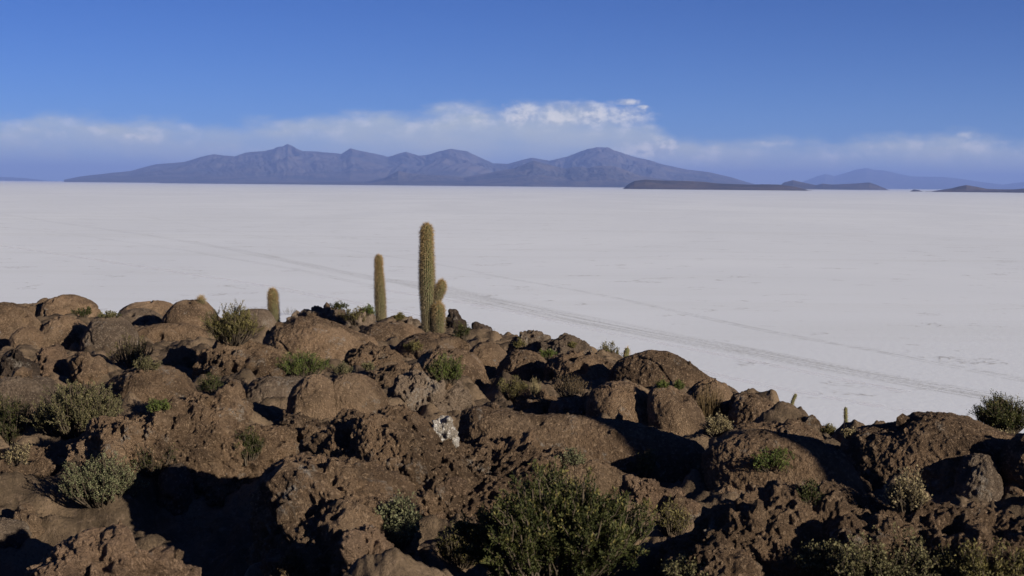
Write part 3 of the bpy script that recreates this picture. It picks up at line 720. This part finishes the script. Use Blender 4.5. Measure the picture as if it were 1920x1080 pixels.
def shrub(px, yb, wpx, hpx, kind, label, form='bushy', name='shrub', group=None, dens=1.0, leaf=None, p=None, lean=0.0, seed=None, cat='shrub'):
    rng = np.random.default_rng(int(px * 31 + yb * 7) if seed is None else seed)
    if p is None: p = root_at(px, yb) or at(px, yb, hit_ground(px, yb))
    p = Vector(p)
    dist = (p - CAM).length
    Wd, Ht = wpx * dist / F, hpx * dist / F
    p = p + Vector((0, min(0.12 * Wd, 0.2), -0.02))
    px1 = dist / 1406.0                              # metres per rendered pixel
    L = leaf if leaf else float(np.clip(1.5 * px1, 0.016, 0.045)) * (0.8 if kind in ('grey', 'silver', 'straw') else 1.0)
    root = empty(name, p); tag(root, label, cat, group)
    # main stems
    if form == 'grass':
        ns = int(np.clip(170 * dens * Wd / 0.4, 90, 700))
    else:
        ns = int(np.clip(60 * dens * math.sqrt(Wd * Ht) / (14 * px1) * 0.5, 30, 400))
    az_ = rng.random(ns) * 2 * np.pi
    rho = np.sqrt(rng.random(ns))
    base = np.stack([np.cos(az_) * rho * Wd * 0.16, np.sin(az_) * rho * Wd * 0.16, np.zeros(ns)], -1)
    lob = 0.80 + 0.20 * np.sin(az_ * 2 + rng.random() * 6) * rng.random() + 0.16 * np.sin(az_ * 5 + rng.random() * 6)
    hl = 0.88 + 0.20 * np.sin(az_ * 3 + rng.random() * 6) * rho
    tip = np.stack([np.cos(az_) * rho * Wd * 0.5 * lob, np.sin(az_) * rho * Wd * 0.42 * lob, Ht * hl * (1 - 0.45 * rho ** 2) * rng.uniform(0.62, 1.14, ns)], -1)
    tip[:, 0] += lean * Ht
    mid = base * 0.35 + tip * 0.65 * np.array([1.05, 1.05, 0.68]) + rng.normal(0, 0.03, (ns, 3)) * Ht
    t = np.linspace(0, 1, 8)[None, :, None]
    paths = (1 - t) ** 2 * base[:, None] + 2 * t * (1 - t) * mid[:, None] + t ** 2 * tip[:, None]
    paths[..., 2] -= 0.04 * Ht * (1 - t[..., 0])
    r0 = float(np.clip(0.010 * Ht / 0.5, 0.003, 0.014))
    V1, f1 = tubes(paths, r0, max(r0 * 0.35, 0.0012))
    if form == 'grass':
        nl = 6
        pos, dirs, tint, tipv = [], [], [], []
        V2, f2 = tubes(paths, max(0.0022, 0.32 * px1), 0.0008)
        tv = np.repeat(rng.random(ns), 24); tp = np.tile(np.repeat(np.linspace(0, 1, 8), 3), ns)
        link('foliage', mesh_np('foliage', V2, f2, True, {'tint': tv, 'tip': tp}), LEAF[kind], root).location = (0, 0, 0)
    else:
        # side twigs, all reaching upward and outward
        nb = 5 if form == 'bushy' else 3
        bi = np.repeat(np.arange(ns), nb); tt = rng.uniform(0.35, 0.95, len(bi))
        tb = tt[:, None]
        bp = (1 - tb) ** 2 * base[bi] + 2 * tb * (1 - tb) * mid[bi] + tb ** 2 * tip[bi]
        sd_ = (tip - base)[bi]; sd_ /= np.linalg.norm(sd_, axis=1)[:, None] + 1e-9
        bd = sd_ * 0.6 + rng.normal(0, 0.45, (len(bi), 3)) + np.array([0, 0, 0.55]); bd /= np.linalg.norm(bd, axis=1)[:, None]
        bl = Ht * rng.uniform(0.12, 0.26, len(bi))
        be = bp + bd * bl[:, None]
        sp = np.stack([bp, bp + bd * bl[:, None] * 0.5 + rng.normal(0, 0.1, (len(bi), 3)) * bl[:, None], be], 1)
        V2, f2 = tubes(sp, r0 * 0.45, 0.0012)
        V1, f1 = np.vstack([V1, V2]), np.vstack([f1, f2 + len(V1)])
        # leaves along the twigs and the upper stems
        per = int(np.clip(0.62 * dens * bl.mean() / (L * 0.16), 8, 52))
        if form == 'sparse': per = max(6, per // 2)
        li = np.repeat(np.arange(len(bi)), per); u = rng.beta(1.6, 1.0, len(li))[:, None]
        lp = sp[li, 0] * (1 - u) + sp[li, 2] * u
        ld = bd[li] * 0.7 + rng.normal(0, 0.55, (len(li), 3)) + np.array([0, 0, 0.2])
        ld /= np.linalg.norm(ld, axis=1)[:, None]
        Ls = L * rng.uniform(0.6, 1.25, len(li))[:, None]
        sd2 = np.cross(ld, rng.normal(0, 1, (len(li), 3))); sd2 /= np.linalg.norm(sd2, axis=1)[:, None] + 1e-9
        wd = 0.20 if kind in ('olive', 'green', 'dark', 'rust') else 0.34
        off = rng.normal(0, 0.006 + L * 0.15, (len(li), 3))
        b0 = lp + off
        V = np.stack([b0, b0 + ld * Ls * 0.5 + sd2 * Ls * wd, b0 + ld * Ls, b0 + ld * Ls * 0.5 - sd2 * Ls * wd], 1).reshape(-1, 3)
        f = np.arange(len(li) * 4).reshape(-1, 4)
        st = rng.random(ns)[bi][li] * 0.6 + rng.random(len(li)) * 0.4
        tp = np.clip(u[:, 0] * (0.55 + 0.5 * tt[li]) * rng.uniform(0.7, 1.1, len(li)), 0, 1)
        link('foliage', mesh_np('foliage', V, f, False, {'tint': np.repeat(st, 4), 'tip': np.repeat(tp, 4)}), LEAF[kind], root).location = (0, 0, 0)
    if form != 'grass':
        link('branches', mesh_np('branches', V1, f1, True), TWIG, root).location = (0, 0, 0)
    for ch in root.children:
        ch.matrix_parent_inverse = Matrix.Identity(4)
    return root
SHRUBS = [
 (432, 642, 122, 74, 'olive', 'big olive shrub standing dark against the pale salt, left of the shortest cactus', {'dens': 1.3}),
 (243, 684, 92, 58, 'olive', 'sparse dark olive shrub in the rubble below the left ridge', {'form': 'sparse'}),
 (272, 696, 46, 32, 'grey', 'small pale grey green shrub at the foot of the sparse dark olive one', {}),
 (566, 706, 110, 50, 'green', 'wide bright green shrub beside the wide pocked dome', {'dens': 1.2}),
 (640, 702, 50, 26, 'grey', 'low pale tuft right of the wide bright green shrub', {}),
 (690, 694, 34, 18, 'grey', 'tiny pale tuft left of the low rock in the centre', {}),
 (837, 718, 82, 58, 'green', 'round green shrub in front of the big central dome', {'dens': 1.2}),
 (962, 746, 82, 44, 'olive', 'olive shrub mixed with straw in front of the round row', {}),
 (1003, 738, 30, 40, 'straw', 'clump of straw coloured grass beside the olive shrub', {'form': 'grass', 'name': 'grass_tuft', 'cat': 'grass tuft'}),
 (1070, 742, 92, 44, 'rust', 'dull brown shrub in the shade below the cracked round boulder', {'form': 'sparse'}),
 (778, 660, 44, 24, 'olive', 'small olive shrub on the dome above the round green shrub', {}),
 (140, 818, 190, 104, 'grey', 'large grey green shrub in the sun at the left', {'dens': 1.35}),
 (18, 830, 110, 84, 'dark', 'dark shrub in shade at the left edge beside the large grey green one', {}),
 (296, 770, 52, 26, 'green', 'small yellow green tuft between two domes on the left', {}),
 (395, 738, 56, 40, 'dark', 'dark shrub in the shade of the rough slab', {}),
 (28, 874, 66, 50, 'straw', 'yellowish twiggy shrub on the left edge below the dark one', {'form': 'sparse'}),
 (185, 944, 158, 92, 'silver', 'leafy pale green shrub catching sun at the edge of the shaded hollow', {}),
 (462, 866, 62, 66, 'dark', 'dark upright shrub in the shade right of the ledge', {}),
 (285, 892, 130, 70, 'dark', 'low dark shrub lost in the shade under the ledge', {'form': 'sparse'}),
 (745, 1022, 96, 98, 'silver', 'silvery shrub on the rock in the centre foreground', {}),
 (1040, 1100, 380, 200, 'dark', 'big dark green bush filling the bottom centre', {'dens': 2.6, 'leaf': .0195}),
 (1045, 960, 140, 92, 'olive', 'thin yellowish shrub rising behind the big dark green bush', {'form': 'sparse'}),
 (1262, 1000, 80, 66, 'olive', 'olive shrub at the right side of the big dark green bush', {'form': 'sparse'}),
 (1208, 890, 60, 52, 'olive', 'thin dark shrub growing in the band of shadow', {'form': 'sparse'}),
 (1450, 880, 88, 42, 'green', 'yellow green shrub sprawling over the long whaleback rock', {'dens': 1.1}),
 (1518, 942, 36, 48, 'dark', 'small dark sprig at the foot of the whaleback rock', {'form': 'sparse'}),
 (1702, 962, 84, 84, 'straw', 'twiggy straw green shrub in front of the great right boulder', {'form': 'sparse', 'dens': 1.2}),
 (1640, 1100, 300, 105, 'grey', 'wide grey green shrub along the bottom right', {'dens': 1.2}),
 (1860, 1100, 220, 85, 'olive', 'olive shrub in the bottom right corner', {'dens': 1.1}),
 (1300, 1090, 130, 52, 'grey', 'low grey green shrub at the bottom right of the big dark bush', {}),
 (1880, 806, 120, 74, 'dark', 'dark rounded bush on the skyline at the right edge', {'dens': 1.5, 'p': at(1880, 814, 12.8)}),
 (1874, 818, 70, 28, 'straw', 'dry low shrub in front of the dark skyline bush', {'form': 'sparse', 'p': at(1874, 826, 12.2)}),
 (1328, 786, 84, 76, 'rust', 'tall dry reddish grass clump behind the split boulder', {'form': 'grass', 'name': 'grass_tuft', 'cat': 'grass tuft', 'dens': 1.6}),
 (1345, 816, 74, 44, 'straw', 'grey straw shrub in front of the dry reddish grass', {}),
 (1240, 726, 26, 18, 'green', 'left of two small green tufts on the rock under the skyline dome', {}),
 (1274, 730, 26, 20, 'green', 'right of two small green tufts on the rock under the skyline dome', {}),
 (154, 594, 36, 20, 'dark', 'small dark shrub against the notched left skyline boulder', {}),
 (202, 596, 42, 14, 'grey', 'low pale shrub in the dip of the left skyline', {}),
 (540, 590, 44, 16, 'olive', 'low olive shrub just right of the shortest ridge cactus', {}),
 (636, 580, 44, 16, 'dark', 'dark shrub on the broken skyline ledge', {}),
 (664, 606, 72, 34, 'olive', 'spreading olive shrub left of the second tallest cactus', {}),
 (690, 592, 30, 22, 'green', 'green shrub touching the second tallest cactus', {}),
 (748, 600, 30, 14, 'olive', 'small olive shrub right of the second tallest cactus', {}),
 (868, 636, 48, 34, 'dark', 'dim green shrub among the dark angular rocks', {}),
 (975, 652, 26, 18, 'olive', 'small olive shrub on the knobbly grey skyline rock', {}),
 (1026, 672, 44, 20, 'green', 'green tuft between the grey skyline rocks and the round row', {}),
 (1072, 652, 20, 12, 'olive', 'tiny olive tuft on the lumpy grey skyline rock', {}),
 (1074, 874, 52, 40, 'silver', 'grey green shrub in the rough ledge right of the white stone', {'form': 'sparse'}),
 (1556, 812, 34, 20, 'olive', 'olive tuft in the gap left of the upright small cactus', {}),
 (1592, 816, 30, 16, 'straw', 'straw tuft at the foot of the upright small cactus', {}),
 (545, 1076, 60, 44, 'rust', 'dry sprig on the dark rock wall of the hollow', {'form': 'sparse'}),
 (860, 1060, 110, 80, 'olive', 'thin olive shrub at the bottom between silvery shrub and dark bush', {'form': 'sparse'}),
]
for (px, yb, ww, hh, kind, lab, kw) in SHRUBS:
    shrub(px, yb, ww, hh, kind, lab, **dict({'group': 'shrubs growing between the rocks'}, **kw))
pb = at(1140, 690, 26.6)
shrub(1140, 690, 60, 52, 'olive', 'rounded olive shrub on the skyline left of the tiny cactus', group='shrubs growing between the rocks', p=pb)

# ------------------------------------------------------------------ cacti
def cactus_mats():
    m, nt = new_mat('cactus_skin')
    P = nt.node('ShaderNodeNewGeometry').outputs['Position']
    rib = nt.node('ShaderNodeAttribute', attribute_name='rib').outputs['Fac']
    hgt = nt.node('ShaderNodeAttribute', attribute_name='up').outputs['Fac']
    col = nt.mix(rib, (0.042, 0.066, 0.026), (0.140, 0.122, 0.058))
    col = nt.mix(nt.math('MULTIPLY', nt.step(hgt, 0.45, 0.0), 0.45), col, (0.150, 0.120, 0.075))
    col = nt.mix(nt.step(nt.noise(P, 5.0, 4.0, 0.6), 0.5, 0.8, 0.0, 0.4), col, (0.115, 0.095, 0.045))
    finish(nt, col, 0.8)
    m2, n2_ = new_mat('cactus_spine')
    u = n2_.node('ShaderNodeAttribute', attribute_name='up').outputs['Fac']
    tn = n2_.node('ShaderNodeAttribute', attribute_name='tint').outputs['Fac']
    c = n2_.mix(n2_.step(u, 0.30, 1.0), (0.190, 0.148, 0.092), (0.310, 0.212, 0.095))
    c = n2_.mix(n2_.math('MULTIPLY', tn, 0.35), c, (0.33, 0.27, 0.165))
    d = n2_.node('ShaderNodeBsdfDiffuse'); n2_.put(d.inputs[0], c)
    tr = n2_.node('ShaderNodeBsdfTranslucent'); n2_.put(tr.inputs[0], c)
    mx = n2_.node('ShaderNodeMixShader'); mx.inputs[0].default_value = 0.22
    n2_.l.new(d.outputs[0], mx.inputs[1]); n2_.l.new(tr.outputs[0], mx.inputs[2])
    o = n2_.node('ShaderNodeOutputMaterial'); n2_.l.new(mx.outputs[0], o.inputs[0])
    return m, m2
SKIN, SPINE = cactus_mats()
def column(root, name, path, radii, seed, ribs=22, spine=0.07, green=False):
    """a ribbed column along path (local points) with a rounded growing tip and golden spines"""
    rng = np.random.default_rng(seed)
    path = np.array(path, float); radii = np.array(radii, float)
    L = np.r_[0, np.cumsum(np.linalg.norm(np.diff(path, axis=0), axis=1))]
    n = 70
    s = np.linspace(0, L[-1], n)
    tipr = radii[-1]
    cap = np.clip((L[-1] - s) / (tipr * 1.35), 0, 1)
    c = np.stack([np.interp(s, L, path[:, k]) for k in range(3)], -1)
    for _ in range(6): c[1:-1] = (c[:-2] + 2 * c[1:-1] + c[2:]) / 4
    r = np.interp(s, L, radii) * np.sqrt(np.clip(1 - (1 - cap) ** 2, 0.0004, 1))
    r *= 1 + (fbm(np.stack([s * 1.3 + seed, s * 0, s * 0], -1), 2) - 0.5) * 0.16
    # finer rings near the tip
    T = np.gradient(c, axis=0); T /= np.linalg.norm(T, axis=1)[:, None]
    U = np.cross(T, np.array([0.0, 1.0, 0.05])); U /= np.linalg.norm(U, axis=1)[:, None]
    B = np.cross(T, U)
    m = ribs * 6
    a = np.arange(m) / m * 2 * np.pi
    rib = 0.5 + 0.5 * np.cos(a * ribs)
    rr = r[:, None] * (1 - 0.11 + 0.11 * rib[None])
    V = c[:, None] + (U[:, None] * np.cos(a)[None, :, None] + B[:, None] * np.sin(a)[None, :, None]) * rr[..., None]
    f = grid_faces(n, m)
    j = np.arange(n - 1)[:, None]; 
    wrapf = np.stack([j[:, 0] * m + m - 1, (j[:, 0] + 1) * m + m - 1, (j[:, 0] + 1) * m, j[:, 0] * m], -1)
    f = np.vstack([f, wrapf])
    upv = np.repeat(s / L[-1], m)
    part = link(name, mesh_np(name, V.reshape(-1, 3), f[:, ::-1], True, {'rib': np.tile(rib, n), 'up': upv}), SKIN, root)
    part.location = (0, 0, 0); part.matrix_parent_inverse = Matrix.Identity(4)
    # spines: bundles on the crest of each rib
    ar = []
    step = 0.034
    for k in range(ribs):
        h = np.arange(rng.random() * step, L[-1], step); ar.append(np.stack([h, np.full(len(h), k / ribs * 2 * np.pi)], -1))
    ar = np.vstack(ar)
    ar = np.repeat(ar, 9 if ribs > 20 else 2, axis=0)
    h, an = ar[:, 0], ar[:, 1]
    ci = lambda A: np.stack([np.interp(h, s, A[:, k]) for k in range(3)], -1)
    C, Uh, Bh, Th = ci(c), ci(U), ci(B), ci(T)
    rh = np.interp(h, s, r)
    rad = Uh * np.cos(an)[:, None] + Bh * np.sin(an)[:, None]
    capm = np.interp(h, s, 1 - cap)
    base = C + rad * rh[:, None]
    nrm = rad * (1 - capm[:, None] * 0.85) + Th * capm[:, None]
    dr = nrm * 0.75 + rng.normal(0, 0.50, (len(h), 3)) - np.array([0, 0, 0.15]) * (1 - capm[:, None])
    dr /= np.linalg.norm(dr, axis=1)[:, None]
    ln = spine * rng.uniform(0.5, 1.25, len(h))[:, None] * (0.8 + 0.5 * (h / L[-1])[:, None])
    sd_ = np.cross(dr, rng.normal(0, 1, (len(h), 3))); sd_ /= np.linalg.norm(sd_, axis=1)[:, None]
    wv = 0.0032
    V = np.stack([base - sd_ * wv, base + sd_ * wv, base + dr * ln], 1).reshape(-1, 3)
    sp = link('spines', mesh_np('spines', V, np.arange(len(h) * 3).reshape(-1, 3), False, {'up': np.repeat(h / L[-1], 3), 'tint': np.repeat(rng.random(len(h)), 3)}), SPINE, part)
    sp.location = (0, 0, 0); sp.matrix_parent_inverse = Matrix.Identity(4)
    return part
def loc(px, py, dist, origin): return at(px, py, dist) - origin
def cactus(label, dist, basepx, parts, seed, spine=0.07, name='column_cactus', ribs=22):
    o = at(*basepx, dist)
    root = empty(name, o)
    tag(root, label, 'cactus', 'column cacti on the island')
    for i, (pn, pts, wid) in enumerate(parts):
        column(root, pn, [loc(x, y, dist + dy, o) for (x, y, dy) in pts], [v / 2 * dist / F for v in wid], seed + i, ribs, spine)
    return root
cactus('tallest column cactus with two side arms, on the ridge', 33.5, (803, 622), [
    ('stem', [(805, 628, 0), (803, 590, 0), (801, 540, 0), (800, 480, 0), (800, 420, 0)], [23, 25, 26, 24, 21]),
    ('arm', [(823, 630, -.15), (822.5, 600, -.15), (822, 568, -.15)], [18, 20, 18]),
    ('arm', [(817, 566, .0), (822, 552, .0), (827, 540, .0), (828.5, 526, .0)], [13, 17, 17, 15])], 3)
cactus('second tallest column cactus with a pinched knob at its tip', 38.0, (714, 604), [
    ('stem', [(715, 612, 0), (713.5, 575, 0), (711.5, 530, 0), (710, 496, 0), (710, 479, 0)], [19, 18, 15.5, 11, 12])], 13)
cactus('shortest ridge cactus, a stubby column with a golden top', 37.0, (513, 606), [
    ('stem', [(515, 616, 0), (513, 580, 0), (511, 542, 0)], [18, 17.5, 15])], 23)
cactus('curved small cactus leaning right behind the skyline dome', 28.0, (1481, 905), [
    ('stem', [(1479, 915, 0), (1480, 800, 0), (1483, 770, 0), (1486, 752, 0), (1493, 738, 0)], [6, 6, 6.2, 6.2, 5.6])], 33, 0.028, ribs=14)
cactus('upright small cactus in the gap left of the great right boulder', 28.0, (1587, 905), [
    ('stem', [(1587, 915, 0), (1586, 800, 0), (1585.5, 763, 0)], [7, 7, 6])], 43, 0.028, ribs=14)
cactus('tiny cactus peeping over the rocks left of the large skyline dome', 27.0, (1172, 700), [
    ('stem', [(1170, 710, 0), (1172, 684, 0), (1174, 664, 0), (1177, 652, 0)], [10, 10, 10, 9])], 53, 0.05, ribs=16)
pball = root_at(377, 567) or at(377, 567, 38)
bd = math.hypot(pball.x, pball.y)
cactus('golden ball cactus sitting on the skyline dome at the left', bd, (377, 568), [
    ('stem', [(377, 571, 0), (377, 564, 0), (377, 558, 0)], [11, 13, 12])], 63, 0.09, 'ball_cactus', 22)

def shadow_cactus(x, y, h):                # unseen, added right of the view to cast shade across the whaleback ridge
    o = Vector((x, y, gz(x, y) - 0.1))
    root = empty('column_cactus', o)
    tag(root, 'tall column cactus out of view, added to throw its shadow over the whaleback ridge', 'cactus', 'column cacti on the island')
    column(root, 'stem', [(0, 0, 0), (0.02, 0, h * 0.5), (0.0, 0.02, h)], [0.25, 0.29, 0.24], 73, 20, 0.05)
shadow_cactus(6.0, 6.1, 3.1)

# ------------------------------------------------------------------ air
def haze():
    x, y0, y1, z0, z1 = 100e3, -18e3, 130e3, -8.0, 1350.0
    V = [(-x, y0, z0), (x, y0, z0), (x, y1, z0), (-x, y1, z0), (-x, y0, z1), (x, y0, z1), (x, y1, z1), (-x, y1, z1)]
    f = [(0, 3, 2, 1), (4, 5, 6, 7), (0, 1, 5, 4), (1, 2, 6, 5), (2, 3, 7, 6), (3, 0, 4, 7)]
    o = link('haze', mesh_np('haze', V, f, False))
    m, nt = new_mat('air')
    v = nt.node('ShaderNodeVolumePrincipled')
    v.inputs['Color'].default_value = (0.262, 0.392, 0.85, 1)
    v.inputs['Density'].default_value = 2.3e-5
    v.inputs['Anisotropy'].default_value = 0.0
    ou = nt.node('ShaderNodeOutputMaterial'); nt.l.new(v.outputs[0], ou.inputs['Volume'])
    o.data.materials.append(m)
    o['kind'] = 'stuff'
haze()
